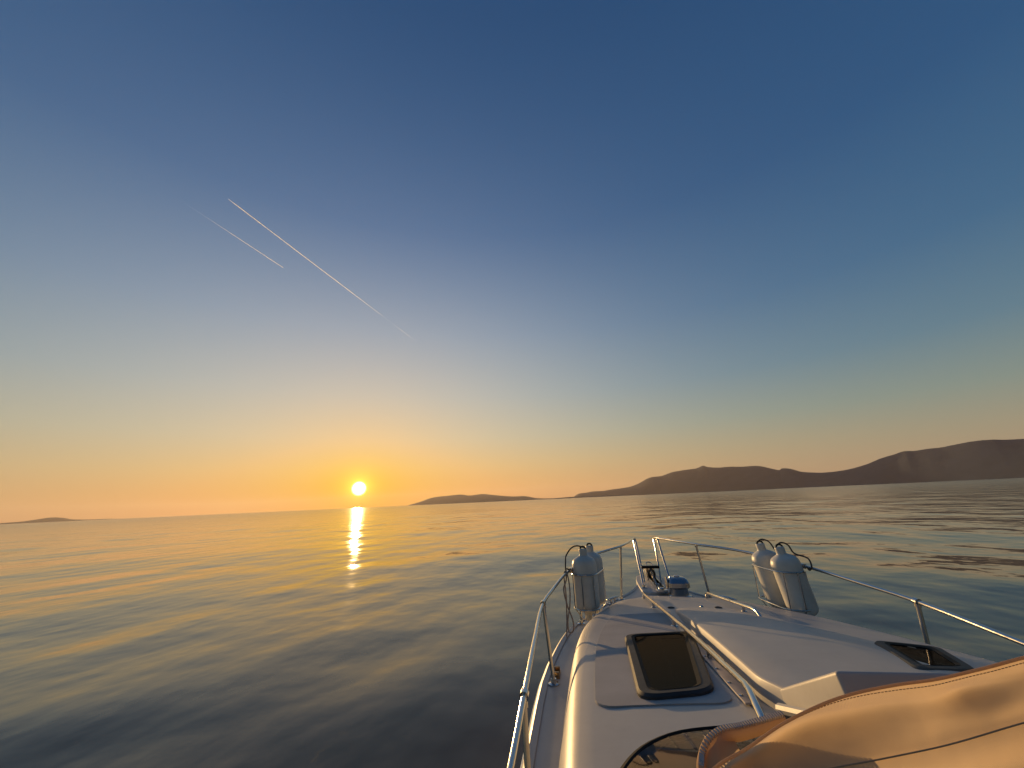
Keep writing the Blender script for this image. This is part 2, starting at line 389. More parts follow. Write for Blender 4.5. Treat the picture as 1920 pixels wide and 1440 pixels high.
contrail(-42.98, 30.24, -55.2, 34.0, [(0, 10), (.2, 11), (.55, 9), (.75, 4), (1, 1)], 'short faint contrail below and left of the long one')

# ------------------------------------------------------------------ the boat: +Y is forward, X = 0 the centreline, Z = 0 the water
boat = empty('cabin_cruiser', (0, 1.4, 0), 'white cabin cruiser with steel bow rails seen from its cockpit', 'boat')
def part(name, geo, mat, parent=None, **kw):
    return make(name, geo[0], geo[1], M[mat], parent or boat, **kw)
GUN = [(-3.0, 1.02), (-1.5, 1.07), (0.5, 1.085), (2.0, 1.083), (2.7, 1.080), (3.1, 1.045), (3.58, .965), (3.85, .875), (4.35, .635), (4.6, .46), (4.85, .31), (5.1, .21), (5.3, .13), (5.45, .03)]
def gun(y): return max(.02, smooth_t(GUN, y))
def deckz(y): return 1.03 + (y - 2.75) * .025
def mirror(P): return [Vector((-q[0], q[1], q[2])) for q in P]
ys = list(np.arange(-3.0, 3.0, .25)) + list(np.arange(3.0, 5.46, .07)) + [5.45]

# hull: sheer to keel, both sides
rows = []
for y in ys:
    g = gun(y); z = deckz(y); fl = max(0, (y - 2.6) / 2.85)
    sec = [(g - .0, z - .035), (g * (1 - .03 - .05 * fl), z - .22), (g * (.93 - .16 * fl), .45), (g * (.86 - .34 * fl), .05 + .1 * fl), (g * (.78 - .5 * fl), -.10 + .1 * fl), (0.0, -.42 + .42 * fl * fl)]
    rows.append([Vector((-a, y, b)) for a, b in sec] + [Vector((a, y, b)) for a, b in sec[::-1]])
hg = grid_geo(rows); hg[1].append(tuple(range(12)))
hull = part('hull', hg, 'gel', sharp=35)
# rub rail: white moulding with a steel strip let in
for s, nm in ((-1, 'port'), (1, 'starboard')):
    rr_ = []; st = []
    for y in ys:
        g = gun(y); z = deckz(y)
        rr_.append([Vector((s * (g + a), y, z + b)) for a, b in ((-.03, .006), (.004, .008), (.020, -.004), (.026, -.022), (.024, -.040), (.010, -.058), (-.006, -.062))])
        st.append(Vector((s * (g + .026), y, z - .026)))
    ob = part('rub_rail', grid_geo(rr_), 'gel')
    part('steel_strip', tube_geo(st, .008, 8), 'steel', ob)
# deck: full width forward, side decks beside the cockpit
rows = []
for y in [q for q in ys if q >= .8]:
    g = gun(y); z = deckz(y)
    rows.append([Vector((g * q, y, z + .012 * (1 - q * q) - (.004 if abs(q) == 1 else 0))) for q in (-1, -.97, -.8, -.5, 0, .5, .8, .97, 1)])
deck = part('deck', grid_geo(rows), 'gel')
for s in (-1, 1):
    rows = []
    for y in [q for q in ys if q <= .85]:
        g = gun(y); z = deckz(y) - .001
        rows.append([Vector((s * a, y, b)) for a, b in ((g, z), (.88, z + .004), (.86, z), (.85, z - .03), (.85, .40))])
    part('side_deck', grid_geo(rows), 'gel')
part('cockpit_floor', box_geo(-.85, .85, -2.95, .95, .34, .40), 'floor')
part('transom', box_geo(-1.01, 1.01, -3.0, -2.92, .1, .94), 'gel', bevel=.012)

# coachroof
CB = [(.6, .90), (1.4, .905), (2.03, .90), (2.32, .896), (2.75, .879), (3.17, .836), (3.52, .753), (3.85, .655), (4.23, .475), (4.55, .274), (4.68, .15), (4.74, .03)]
CT = [(.6, .80), (1.2, .80), (2.0, .785), (2.5, .745), (3.0, .66), (3.4, .535), (3.75, .40), (4.1, .27), (4.4, .17), (4.6, .08), (4.74, .01)]
def ztop(y):
    z = 1.5 - (y - 1.6) * .12
    return z if y < 3.95 else lerp_t([(3.95, 1.218), (4.08, 1.198), (4.2, 1.165), (4.45, 1.125), (4.65, 1.09), (4.74, deckz(4.74) + .004)], y)
def roofz(x, y):
    ct = max(.02, smooth_t(CT, y)); return ztop(y) - .03 * min(1.2, (x / .78) ** 2)
cys = list(np.arange(.75, 3.9, .1)) + list(np.arange(3.9, 4.74, .05)) + [4.74]
rows = []
for y in cys:
    cb = max(.02, smooth_t(CB, y)); ct = min(cb - .006, max(.008, smooth_t(CT, y))); zd = deckz(y) - .01; ze = roofz(ct, y)
    half = []
    for i in range(13):
        a = i / 12 * math.pi / 2
        half.append((ct - .03 * min(1, ct / .3) + (cb - ct + .03 * min(1, ct / .3)) * math.cos(a) ** .62, zd + (ze - zd) * math.sin(a) ** .72))
    for q in (.82, .66, .5, .34, .17): half.append((ct * q, roofz(ct * q, y)))
    half.append((0, roofz(0, y)))
    rows.append([Vector((-a, y, b)) for a, b in half] + [Vector((a, y, b)) for a, b in half[-2::-1]])
coach = part('coachroof', grid_geo(rows), 'gel', sharp=50)
# aft bulkhead under the windscreen
part('dash_bulkhead', box_geo(-.84, .84, .70, .76, .41, 1.50), 'gel', bevel=.01)

# raised centre moulding and the coaming behind it
def spine_w(y): return smooth_t([(1.30, .262), (1.335, .270), (1.39, .282), (1.436, .287), (1.58, .279), (2.15, .246), (2.6, .217), (3.0, .185), (3.28, .155)], y)
def spine_h(y): return smooth_t([(1.2, .062), (2.1, .064), (2.6, .050), (3.0, .025), (3.28, .006)], y)
rows = []
for y in list(np.linspace(1.30, 1.5, 12)) + list(np.linspace(1.55, 3.28, 40)):
    w = spine_w(y); h = spine_h(y); b = roofz(w, y)
    prof = [(w + .006, b - .008), (w + .004, b + h * .4), (w + .001, b + h - .007), (w - .002, b + h - .002), (w - .007, b + h), (w * .6, b + h + .005), (0, b + h + .008)]
    wr = w + .30 * min(1, (3.28 - y) / 1.0); x0 = w * .45
    far = [(x0 + (wr - x0) * q, roofz(x0 + (wr - x0) * q, y) + (h + .006) * (1 - q ** 1.4) - (.006 if q == 1 else 0)) for q in (0, .12, .25, .4, .55, .7, .85, .96, 1)]
    rows.append([Vector((-a, y, c)) for a, c in prof] + [Vector((a, y, c)) for a, c in far])
sg = grid_geo(rows); n_ = len(rows[0]); sg[1].append(tuple(range(n_))); sg[1].append(tuple(range((len(rows) - 1) * n_, len(rows) * n_)))
spine = part('centre_moulding', sg, 'gel', sharp=40)
P1, P2 = (1.336, 1.583), (1.02, 1.739)
xs_ = (-.27, .62)
cv = []
for x in xs_:
    cv += [Vector((x, *P1)), Vector((x + .0, *P2)), Vector((x, .995, 1.69)), Vector((x, .99, 1.50)), Vector((x, 1.31, 1.50))]
cf_ = [(0, 1, 2, 3, 4), (9, 8, 7, 6, 5)] + [(i, 5 + i, 5 + (i + 1) % 5, (i + 1) % 5) for i in range(5)]
part('sun_facing_coaming', (cv, cf_), 'gel', bevel=.008, bevseg=3)  # wedge rising aft, shaped so its port side catches direct sun

# non-skid panels, each a thin pad with eased edges
def pad_rows(x_in, x_out, y0, y1, lift, n=34, m=12, rc=.06):
    rows = []
    for i in range(n):
        y = y0 + (y1 - y0) * (.5 - .5 * math.cos(math.pi * i / (n - 1))) ; e = min(y - y0, y1 - y)
        c = rc - math.sqrt(max(0, rc * rc - (rc - min(e, rc)) ** 2))
        a, b = x_in(y), x_out(y); s = 1 if b > a else -1
        a += s * c; b -= s * c
        rows.append([Vector((a + (b - a) * k / (m - 1), y, roofz(a + (b - a) * k / (m - 1), y) + lift)) for k in range(m)])
    return rows
for s in (-1,):
    rw = pad_rows(lambda y: s * (spine_w(y) + .075), lambda y: s * (smooth_t(CT, y) - .035), 1.40, 3.12, .004)
    V, F = grid_geo(rw); n0 = len(V); nr_, mc_ = len(rw), len(rw[0])
    ring = [k for k in range(mc_)] + [i * mc_ + mc_ - 1 for i in range(1, nr_)] + [(nr_ - 1) * mc_ + k for k in range(mc_ - 2, -1, -1)] + [i * mc_ for i in range(nr_ - 2, 0, -1)]
    V = list(V)
    for k in ring: V.append(V[k] - Vector((0, 0, .010)))
    F += [(ring[k], ring[(k + 1) % len(ring)], n0 + (k + 1) % len(ring), n0 + k) for k in range(len(ring))]
    part('non_skid_panel', (V, F), 'nonskid', sharp=30)

# deck windows
def rounded_poly(c, r, n=6):
    out = []; m_ = len(c)
    for i in range(m_):
        p0, p1, p2 = Vector(c[i - 1]), Vector(c[i]), Vector(c[(i + 1) % m_])
        a = p1 + (p0 - p1).normalized() * r; b = p1 + (p2 - p1).normalized() * r
        for k in range(n + 1):
            q = k / n; out.append(a * (1 - q) ** 2 + p1 * 2 * q * (1 - q) + b * q * q)
    return out
def inset(c, d):
    ctr = sum((Vector(q) for q in c), Vector()) / len(c); out = []
    m_ = len(c)
    for i in range(m_):
        p0, p1, p2 = Vector(c[i - 1]), Vector(c[i]), Vector(c[(i + 1) % m_])
        u = (p0 - p1).normalized(); v = (p2 - p1).normalized(); sn = u.cross(v).length
        out.append(p1 + (u + v) * (d / max(sn, .3)))
    return out
def deck_window(corners, label, fw=.042):
    # corners front-left, front-right, rear-right, rear-left on the roof
    up = Vector((0, .12, 1)).normalized()
    o_ = rounded_poly(corners, .075, 6); i_ = rounded_poly(inset(corners, fw), .05, 6); n = len(o_)
    lo = [q + up * .0 for q in o_]; o1 = [q + up * .012 for q in o_]; o2 = [a.lerp(b, .18) + up * .019 for a, b in zip(o_, i_)]; i2 = [a.lerp(b, .8) + up * .019 for a, b in zip(o_, i_)]; i3 = [q + up * .013 for q in i_]; i4 = [q - up * .004 for q in i_]
    V = []; F = []
    for L_ in (lo, o1, o2, i2, i3, i4): V += L_
    for k in range(5):
        for i in range(n): F.append((k * n + i, k * n + (i + 1) % n, (k + 1) * n + (i + 1) % n, (k + 1) * n + i))
    fr = part('deck_window', (V, F), 'frame', sharp=30); fr['label'] = label
    pane = make('pane', [q + up * .0145 for q in i_], [tuple(range(n))], M['smoked'], fr, smooth=False, up=True)
    sl = [a.lerp(b, .78) + up * .0202 for a, b in zip(o_, i_)]; sl2 = [a.lerp(b, 1.12) + up * .0155 for a, b in zip(o_, i_)]
    make('seal', sl + sl2, [(i, (i + 1) % n, n + (i + 1) % n, n + i) for i in range(n)], M['rubber'], fr)
    # flat near-black sheet below the pane, painted shade for the unlit cabin
    fl, fr_, rr, rl = inset(corners, fw - .01)
    dn = -up
    make('dark_sheet', [q + up * .0075 for q in i_], [tuple(range(n))], M['painted_dark'], fr, smooth=False, up=True)
    c_f = (fl + fr_) / 2 + up * .0105; c_r = (rl + rr) / 2 + up * .0105; ax = (c_r - c_f)
    sd = (fr_ - fl).normalized()
    make('stay_arm', *tube_geo([c_f + ax * .12 + sd * .0, c_f + ax * .55 + sd * .008, c_f + ax * .93 + sd * .012], .0035, 6), M['steel'], fr)
    hb = c_f + ax * .09 - sd * .015
    g1 = lathe_geo([(.0, 0), (.022, .001), (.026, .004), (.0, .006)], hb - up * .002, up, 14)
    g2 = tube_geo([hb + sd * .02 + ax * .03, hb + sd * .09 + ax * .05, hb + sd * .125 + ax * .045, hb + sd * .13 + ax * .01], .0045, 6)
    make('handle', *join(g1, g2), M['black'], fr)
    return fr
def on_roof(x, y): return Vector((x, y, roofz(x, y)))
def on_slope(x, y): return Vector((x, y, roofz(x, y) + .060 * min(1, max(0, 1 - (x - .12) / .48))))
deck_window([on_roof(-.594, 2.36), on_roof(-.247, 2.38), on_roof(-.400, 1.465), on_roof(-.634, 1.42)], 'smoked window in a grey frame on the near side of the roof')
deck_window([on_slope(.386, 2.064), on_slope(.70, 2.17), on_slope(.45, 1.66), on_slope(.15, 1.46)], 'smoked window in a grey frame on the far side of the roof')

# handrails beside the centre moulding
def rail_x(y): return lerp_t([(1.42, .325), (1.66, .316), (2.16, .296), (3.04, .284), (3.95, .274)], y)
for s in (-1, 1):
    pts = [(-.268, 4.045, roofz(.268, 4.045)), (-.268, 4.04, roofz(.268, 4.04) + .034), (-.272, 3.99, roofz(.27, 3.99) + .042)]
    pts += [(-rail_x(y), y, roofz(.3, y) + .038) for y in np.linspace(3.8, 1.43, 12)]
    pts += [(-.333, 1.37, roofz(.33, 1.37) + .036), (-.350, 1.26, roofz(.35, 1.26) + .014), (-.358, 1.21, roofz(.36, 1.21) + .0)]
    if s > 0:
        pts = mirror(pts[:3]) + [Vector((rail_x(y), y, roofz(.3, y) + .038)) for y in (3.8, 3.5, 3.2, 3.05)] + [Vector((.285, 2.98, roofz(.285, 2.98) + .030)), Vector((.288, 2.93, roofz(.288, 2.93)))]
    rail = part('handrail', tube_geo(pts, .0105, 10), 'steel')
    for y in ((3.42, 2.62, 1.86) if s < 0 else (3.2,)):
        x = s * rail_x(y)
        part('handrail_foot', join(tube_geo([(x, y, roofz(x, y) - .004), (x, y, roofz(x, y) + .038)], .009, 8), lathe_geo([(.020, 0), (.020, .005), (.012, .008)], (x, y, roofz(x, y) - .001), seg=12)), 'steel', rail)
    if s > 0: continue
    padV = [Vector((a, b, roofz(a, b) + .003)) for a, b in [(s * .288, 2.16), (s * .322, 1.954), (s * .348, 1.382), (s * .312, 1.381), (s * .292, 1.6)]]
    pd = part('rail_pad', prism_geo(padV, .006, (0, 0, 1)), 'pad', bevel=.0015)
    for y in (1.90, 1.72, 1.56, 1.44):
        x = s * (.312 + .05 * (1.95 - y)); part('screw', lathe_geo([(.007, 0), (.007, .003), (.003, .005)], (x, y, roofz(x, y) + .008), seg=10), 'steel', pd)

# deck fillers and the lock on the roof front
for x in (-.165, .165):
    part('deck_cap', lathe_geo([(.026, -.004), (.026, .004), (.020, .006), (.018, .003)], (x, 3.36, roofz(x, 3.36)), seg=20), 'black')
part('latch', lathe_geo([(.014, -.003), (.014, .012), (.009, .020), (.004, .022)], (.045, 3.33, roofz(.05, 3.33)), seg=14), 'steel')

# bow platform
pl = [(-.19, 4.78), (-.19, 5.1), (-.175, 5.4), (-.14, 5.62), (-.07, 5.72), (.07, 5.72), (.14, 5.62), (.175, 5.4), (.19, 5.1), (.19, 4.78), (.12, 4.70), (-.12, 4.70)]
part('bow_platform', prism_geo([(a, b, 1.035) for a, b in pl], .075, (0, 0, 1)), 'gel', bevel=.012, bevseg=3)
PZ = 1.11
# bow roller
ch = join(box_geo(-.042, -.036, 4.74, 5.78, PZ, PZ + .045), box_geo(.036, .042, 4.74, 5.78, PZ, PZ + .045), box_geo(-.0359, .0359, 4.74, 5.78, PZ + .001, PZ + .006))
roller = part('bow_roller', ch, 'steel', sharp=20)
for s in (-1, 1):
    poly = [(s * .046, 5.28, PZ + .01), (s * .046, 5.36, PZ + .10), (s * .046, 5.52, PZ + .135), (s * .046, 5.70, PZ + .10), (s * .046, 5.80, PZ + .02), (s * .046, 5.72, PZ - .03)]
    part('cheek_plate', prism_geo(poly, .005, (s, 0, 0)), 'steel', roller, bevel=.001)
part('drum', lathe_geo([(.030, -.034), (.030, -.028), (.016, -.006), (.016, .006), (.030, .028), (.030, .034)], (0, 5.74, PZ + .03), (1, 0, 0), 16), 'black', roller)
part('bail', tube_geo(curve([(-.04, 5.30, PZ + .06), (-.04, 5.36, PZ + .15), (-.02, 5.42, PZ + .185), (.02, 5.42, PZ + .185), (.04, 5.36, PZ + .15), (.04, 5.30, PZ + .06)], 20), .006, 8), 'steel', roller)
part('chain_stopper', join(box_geo(-.055, .055, 4.66, 4.74, PZ - .002, PZ + .03), lathe_geo([(.03, 0), (.03, .012), (.02, .018)], (.0, 4.70, PZ + .03), seg=14)), 'steel', roller, bevel=.004)
# windlass
wx, wy = .155, 4.62; wz = deckz(wy) + .012
wl = part('windlass', lathe_geo([(.115, 0), (.115, .010), (.098, .016), (.094, .02), (.088, .075), (.094, .085)], (wx, wy, wz), seg=32), 'chrome')
part('gypsy', lathe_geo([(.060, -.012), (.060, .0), (.035, .008), (.035, .02), (.060, .028), (.060, .04)], (wx - .075, wy, wz + .13), (-1, 0, 0), 20), 'chrome', wl)
hs = []
for z, sx, sy, oy in ((.082, .090, .085, 0), (.095, .108, .098, 0), (.135, .106, .096, 0), (.165, .092, .080, .010), (.180, .070, .060, .014), (.184, .03, .028, .014)):
    ring = []
    for k in range(28):
        a = 2 * math.pi * k / 28; ca, sa = math.cos(a), math.sin(a); e = .5
        ring.append(Vector((wx + sx * math.copysign(abs(ca) ** e, ca), wy + oy + sy * math.copysign(abs(sa) ** e, sa), wz + z)))
    hs.append(ring + [ring[0]])
hgm = grid_geo(hs); hgm[1].append(tuple(range(5 * 29, 5 * 29 + 28)))
part('housing', hgm, 'chrome', wl, sharp=30)
part('power_cover', lathe_geo([(.030, 0), (.030, .008), (.022, .013)], (wx, wy + .012, wz + .182), seg=18), 'steel', wl)

# bow rails with stanchions
RAILP = [(-.115, 5.50, 1.562), (-.13, 5.46, 1.575), (-.19, 5.22, 1.578), (-.381, 4.568, 1.585), (-.65, 4.20, 1.563), (-.80, 3.86, 1.540), (-.895, 3.58, 1.520), (-.94, 3.43, 1.508), (-1.0, 3.1, 1.485), (-1.05, 2.76, 1.462), (-1.045, 2.25, 1.428), (-1.03, 1.72, 1.393), (-1.02, 1.3, 1.36), (-1.02, .6, 1.30)]
for s in (-1, 1):
    sg_ = (lambda P: P) if s < 0 else mirror
    pts = curve(RAILP, 70)
    pts = [Vector((-.095, 5.25, PZ))] + [Vector((-.10, 5.30, 1.25)), Vector((-.112, 5.45, 1.52))] + pts
    rail = part('bow_rail', tube_geo(sg_(pts), .0112, 10), 'steel')
    rail['label'] = 'polished steel bow rail on the %s side' % ('near' if s < 0 else 'far')
    def stanchion(top, base, r=.0115):
        t_, b_ = sg_([Vector(top), Vector(base)]); nx = (t_ - b_).normalized()
        g = join(tube_geo([b_, t_], r, 10), lathe_geo([(.034, 0), (.034, .005), (.018, .009), (.016, .03)], b_, (0, 0, 1), 16),
                 tube_geo([t_ - nx * .028, t_ - nx * .010], r + .004, 10))
        o_ = part('stanchion', g, 'steel', rail)
        return o_
    stanchion((-.145, 5.40, 1.572), (-.15, 4.93, PZ))
    stanchion((-.381, 4.568, 1.585), (-.432, 4.56, deckz(4.55) + .002))
    stanchion((-.815, 3.82, 1.537), (-.845, 3.82, deckz(3.82) + .002))
    stanchion((-1.05, 2.76, 1.462), (-1.012, 2.74, deckz(2.74) + .002))
    stanchion((-1.03, 1.70, 1.391), (-1.01, 1.62, deckz(1.62) + .002))
    # clamps on the rail
    for q in ((-.895, 3.58, 1.520), (-1.05, 2.76, 1.462), (-1.03, 1.72, 1.393)):
        c_ = sg_([Vector(q)])[0]; d_ = sg_([Vector((-.05, -.33, -.02))])[0].normalized() if q[1] > 3 else Vector((0, 1, .06)).normalized()
        part('rail_clamp', tube_geo([c_ - d_ * .014, c_ + d_ * .014], .0175, 12), 'steel', rail)
part('boarding_step', box_geo(-.105, .105, 5.285, 5.325, 1.245, 1.275), 'black', bevel=.006)

# cleats and fairleads
def cleat(x, y, ang_):
    z = deckz(y) + .008; c, s = math.cos(ang_), math.sin(ang_)
    rot = lambda u, v, w: Vector((x + u * c - v * s, y + u * s + v * c, z + w))
    g = join(tube_geo([rot(-.11, 0, .042), rot(-.07, 0, .046), rot(0, 0, .047), rot(.07, 0, .046), rot(.11, 0, .042)], [.006, .010, .011, .010, .006], 10),
             tube_geo([rot(-.035, 0, 0), rot(-.035, 0, .045)], .010, 10), tube_geo([rot(.035, 0, 0), rot(.035, 0, .045)], .010, 10),
             lathe_geo([(.022, -.003), (.022, .004), (.012, .008)], rot(-.035, 0, 0), seg=12), lathe_geo([(.022, -.003), (.022, .004), (.012, .008)], rot(.035, 0, 0), seg=12))
    part('cleat', g, 'steel')
cleat(-.53, 4.40, R(54)); cleat(.53, 4.40, R(-54))
for s in (-1, 1):
    x, y = s * 1.0, 2.86; z = deckz(y)
    part('fairlead', join(box_geo(x - .02, x + .02, y - .055, y + .055, z - .002, z + .010), box_geo(x - .018, x + .018, y - .052, y - .030, z + .010, z + .034), box_geo(x - .018, x + .018, y + .030, y + .052, z + .010, z + .034)), 'bronze', bevel=.004)

# windscreen: raked pane curving round to the side, black seal along its foot
base = curve([(-.93, .42, 1.43), (-.86, .70, 1.475), (-.77, .95, 1.50), (-.715, 1.085, 1.525), (-.66, 1.16, 1.537), (-.575, 1.215, 1.545), (-.41, 1.245, 1.54), (-.285, 1.275, 1.55)], 40)
base = [Vector((q.x + .02, q.y - .045, 0)) for q in base]
base = [Vector((q.x, q.y, (roofz(q.x, q.y) if q.y > .8 else roofz(q.x, .8) - .0) + .008)) for q in base]
ctr = Vector((0, -.55, 0)); rows = []
for j in range(6):
    q = j / 5; rows.append([Vector((b.x * (1 - .14 * q), b.y - (.36 * q if b.y > .6 else .25 * q), b.z + .012 + .105 * q)) for b in base])
ws = part('windscreen', grid_geo(rows), 'glass', up=True); ws['label'] = 'raked curved windscreen glass'
part('seal', tube_geo([b + Vector((0, 0, .004)) for b in base], .011, 8), 'rubber', ws)
part('top_frame', tube_geo([rows[-1][k] for k in range(40)], .012, 8), 'steel', ws)
part('centre_frame', join(tube_geo([(-.30, 1.27, 1.565), (-.28, 1.16, 1.60), (-.26, 1.0, 1.665)], .012, 8), box_geo(-.31, -.28, 1.245, 1.27, 1.545, 1.565)), 'gel', ws)
part('dashboard', grid_geo([[Vector((b.x * (1 - .14 * q) , b.y - .02 - (.36 * q if b.y > .6 else .25 * q), b.z + .003 + .03 * q)) for b in base] for q in (0, .25, .5, .75, 1)]), 'dash')

# ------------------------------------------------------------------ fenders in their racks
def fender(x, y, z0, z1, r, tilt, label):
    root = empty('fender', (x, y, z0), label, 'fender', 'white fenders in the rail racks')
    L_ = z1 - z0; ax = Vector((tilt[0], tilt[1], 1)).normalized()
    prof = [(.024, -.075), (.030, -.07), (.030, -.03), (.05, -.012), (r * .74, .002), (r * .94, .025), (r, .065), (r, L_ * .5), (r, L_ - .06), (r * .96, L_ - .026), (r * .84, L_ - .002), (r * .55, L_ + .016), (.042, L_ + .024), (.034, L_ + .032), (.034, L_ + .07), (.03, L_ + .078), (.014, L_ + .08)]
    prof = [(smooth_t([(i, p_[0]) for i, p_ in enumerate(prof)], q), smooth_t([(i, p_[1]) for i, p_ in enumerate(prof)], q)) for q in np.linspace(0, len(prof) - 1, 60)]
    make('body', *lathe_geo(prof, (x, y, z0), ax, 32), M['fender'], root)
    top_ = Vector((x, y, z0)) + ax * (L_ + .06)
    make('eye_ring', *tube_geo([top_ + Vector((math.cos(a) * .0, 0, 0)) + Vector((math.cos(a) * .024, 0, math.sin(a) * .024 + .014)) for a in np.linspace(0, 2 * math.pi, 13)[:-1]], .007, 8, closed=True), M['black'], root)
    return root, top_ + Vector((0, 0, .03)), ax
fr_ = .102
fz0, fz1 = 1.215, 1.645
specs = [(-.775, 3.62, 'near white fender in the near-side rack, closest to the sun'), (-.715, 3.83, 'white fender half hidden behind another in the near-side rack'),
         (.785, 3.60, 'white fender in the far-side rack, right one of the pair'), (.745, 3.85, 'white fender in the far-side rack, left one of the pair')]
tops = []
for x, y, lb in specs:
    _, tp_, _ = fender(x + (.05 if x > 0 else 0), y, fz0 - (.03 if x > 0 else 0), fz1 - (.06 if x > 0 else .045), fr_, (-.16 if x > 0 else 0, .0), lb); tops.append(tp_)
def rack(s, f1, f2, label):
    cx_, cy_ = (f1[0] + f2[0]) / 2, (f1[1] + f2[1]) / 2
    root = empty('fender_rack', (cx_, cy_, 1.06), label, 'fender rack', 'steel fender racks on the bow rails')
    a, b = Vector((f1[0], f1[1], 0)), Vector((f2[0], f2[1], 0)); d = (b - a).normalized(); nrm = Vector((-d.y, d.x, 0)); rr = fr_ + .008
    def loop(z, r_=rr):
        P = []
        for k in range(13):
            an = math.pi * k / 12; P.append(b + (nrm * math.cos(an) + d * math.sin(an)) * r_ + Vector((0, 0, z)))
        for k in range(13):
            an = math.pi * k / 12; P.append(a - (nrm * math.cos(an) + d * math.sin(an)) * r_ + Vector((0, 0, z)))
        return P
    for z in (1.49, 1.235): make('hoop', *tube_geo(loop(z), .0052, 8, closed=True), M['steel'], root)
    for c_, k in ((a, -1), (b, 1)):
        for an in (-.9, .0, .9):
            dv = (d * k * math.cos(an) + nrm * math.sin(an)) * rr
            P = [c_ + dv + Vector((0, 0, 1.49)), c_ + dv + Vector((0, 0, 1.235)), c_ + dv * .45 + Vector((0, 0, 1.15)), c_ + dv * .22 + Vector((0, 0, 1.148))]
            make('upright', *tube_geo(P, .0045, 8), M['steel'], root)
    # bracket to the rail
    rx = s * .86; make('bracket', *join(tube_geo([a + nrm * (-s) * 0 + Vector((s * rr * .9, 0, 1.49)), Vector((s * .885, 3.60, 1.50)), Vector((s * .885, 3.60, 1.522))], .007, 8), tube_geo([Vector((s * .875, 3.63, 1.522)), Vector((s * .895, 3.57, 1.520))], .018, 10)), M['steel'], root)
    return root
rack(-1, specs[0], specs[1], 'steel wire rack holding two fenders on the near rail')
rack(1, specs[2], specs[3], 'steel wire rack holding two fenders on the far rail')
# lanyards
def rope(name, pts, r, mat, label, group=None, n=60, cat='rope'):
    ob = make(name, *tube_geo(curve(pts, n), r, 7), M[mat]); ob['label'] = label; ob['category'] = cat
    if group: ob['group'] = group
    return ob
t0 = tops[0]
rope('fender_lanyard', [t0 + Vector((.01, 0, .0)), t0 + Vector((-.05, .02, .012)), t0 + Vector((-.10, .0, -.005)), t0 + Vector((-.145, -.01, -.06)), (-.925, 3.53, 1.60), (-.928, 3.51, 1.535), (-.915, 3.53, 1.508), (-.90, 3.52, 1.53), (-.918, 3.50, 1.545)], .006, 'rope', 'thin dark lanyard tied from the near fender to the near rail')
t2, t3 = tops[2], tops[3]
rope('fender_lanyard', [t2 + Vector((-.02, 0, .0)), t2 + Vector((.02, 0, .02)), t2 + Vector((.07, .01, .0)), t2 + Vector((.10, .01, -.06)), (.915, 3.53, 1.58), (.912, 3.50, 1.525), (.90, 3.52, 1.50), (.89, 3.52, 1.52)], .006, 'rope', 'dark lanyard from the right fender down to the far rail')
rope('fender_lanyard', [t3 + Vector((-.02, 0, .0)), t3 + Vector((.02, 0, .022)), t3 + Vector((.06, -.03, .005)), t3 + Vector((.08, -.08, -.06)), (.845, 3.70, 1.56), (.838, 3.70, 1.522)], .006, 'rope', 'dark lanyard from the left fender of the far-side pair')
rope('mooring_line', [(-.925, 3.50, 1.522), (-.93, 3.49, 1.46), (-.955, 3.48, 1.40), (-.935, 3.48, 1.28), (-.90, 3.48, 1.17), (-.905, 3.48, 1.10), (-.935, 3.48, 1.09), (-.94, 3.48, 1.17), (-.915, 3.475, 1.28), (-.905, 3.475, 1.40), (-.915, 3.48, 1.50), (-.93, 3.49, 1.53), (-.945, 3.50, 1.50), (-.94, 3.49, 1.35), (-.95, 3.50, 1.15), (-.965, 3.51, 1.02), (-.968, 3.51, .94)], .0055, 'braid', 'speckled rope hanging in a loop from the near rail beside the fender', n=110)

# anchor stowed in the roller
an_ = empty('anchor', (0, 5.5, PZ), 'galvanised anchor stowed in the bow roller with its shank on deck', 'anchor')
make('shank', *join(prism_geo([(-.009, 4.98, PZ + .020), (-.009, 5.1, PZ + .016), (-.009, 5.70, PZ + .062), (-.009, 5.98, PZ - .10), (-.009, 5.94, PZ - .14), (-.009, 5.66, PZ + .095), (-.009, 5.4, PZ + .13), (-.009, 5.12, PZ + .055)], .018, (1, 0, 0))), M['galv'], an_, smooth=False)
make('fluke', *join(prism_geo([(-.13, 5.62, PZ - .19), (0, 5.95, PZ - .13), (0, 5.60, PZ - .25)], .01, (0, 0, 1)), prism_geo([(.13, 5.62, PZ - .19), (0, 5.60, PZ - .25), (0, 5.95, PZ - .13)], .01, (0, 0, 1))), M['galv'], an_, smooth=False)
make('shackle', *tube_geo([(.0, 4.98, PZ + .03), (.02, 4.95, PZ + .03), (.018, 4.91, PZ + .03), (-.018, 4.91, PZ + .03), (-.02, 4.95, PZ + .03)], .006, 8, closed=True), M['steel'], an_)
make('lashing', *tube_geo(curve([(.03, 5.30, PZ + .02), (.035, 5.27, PZ + .09), (.0, 5.26, PZ + .13), (-.035, 5.27, PZ + .09), (-.03, 5.30, PZ + .02)], 24), .012, 8), M['rope'], an_)

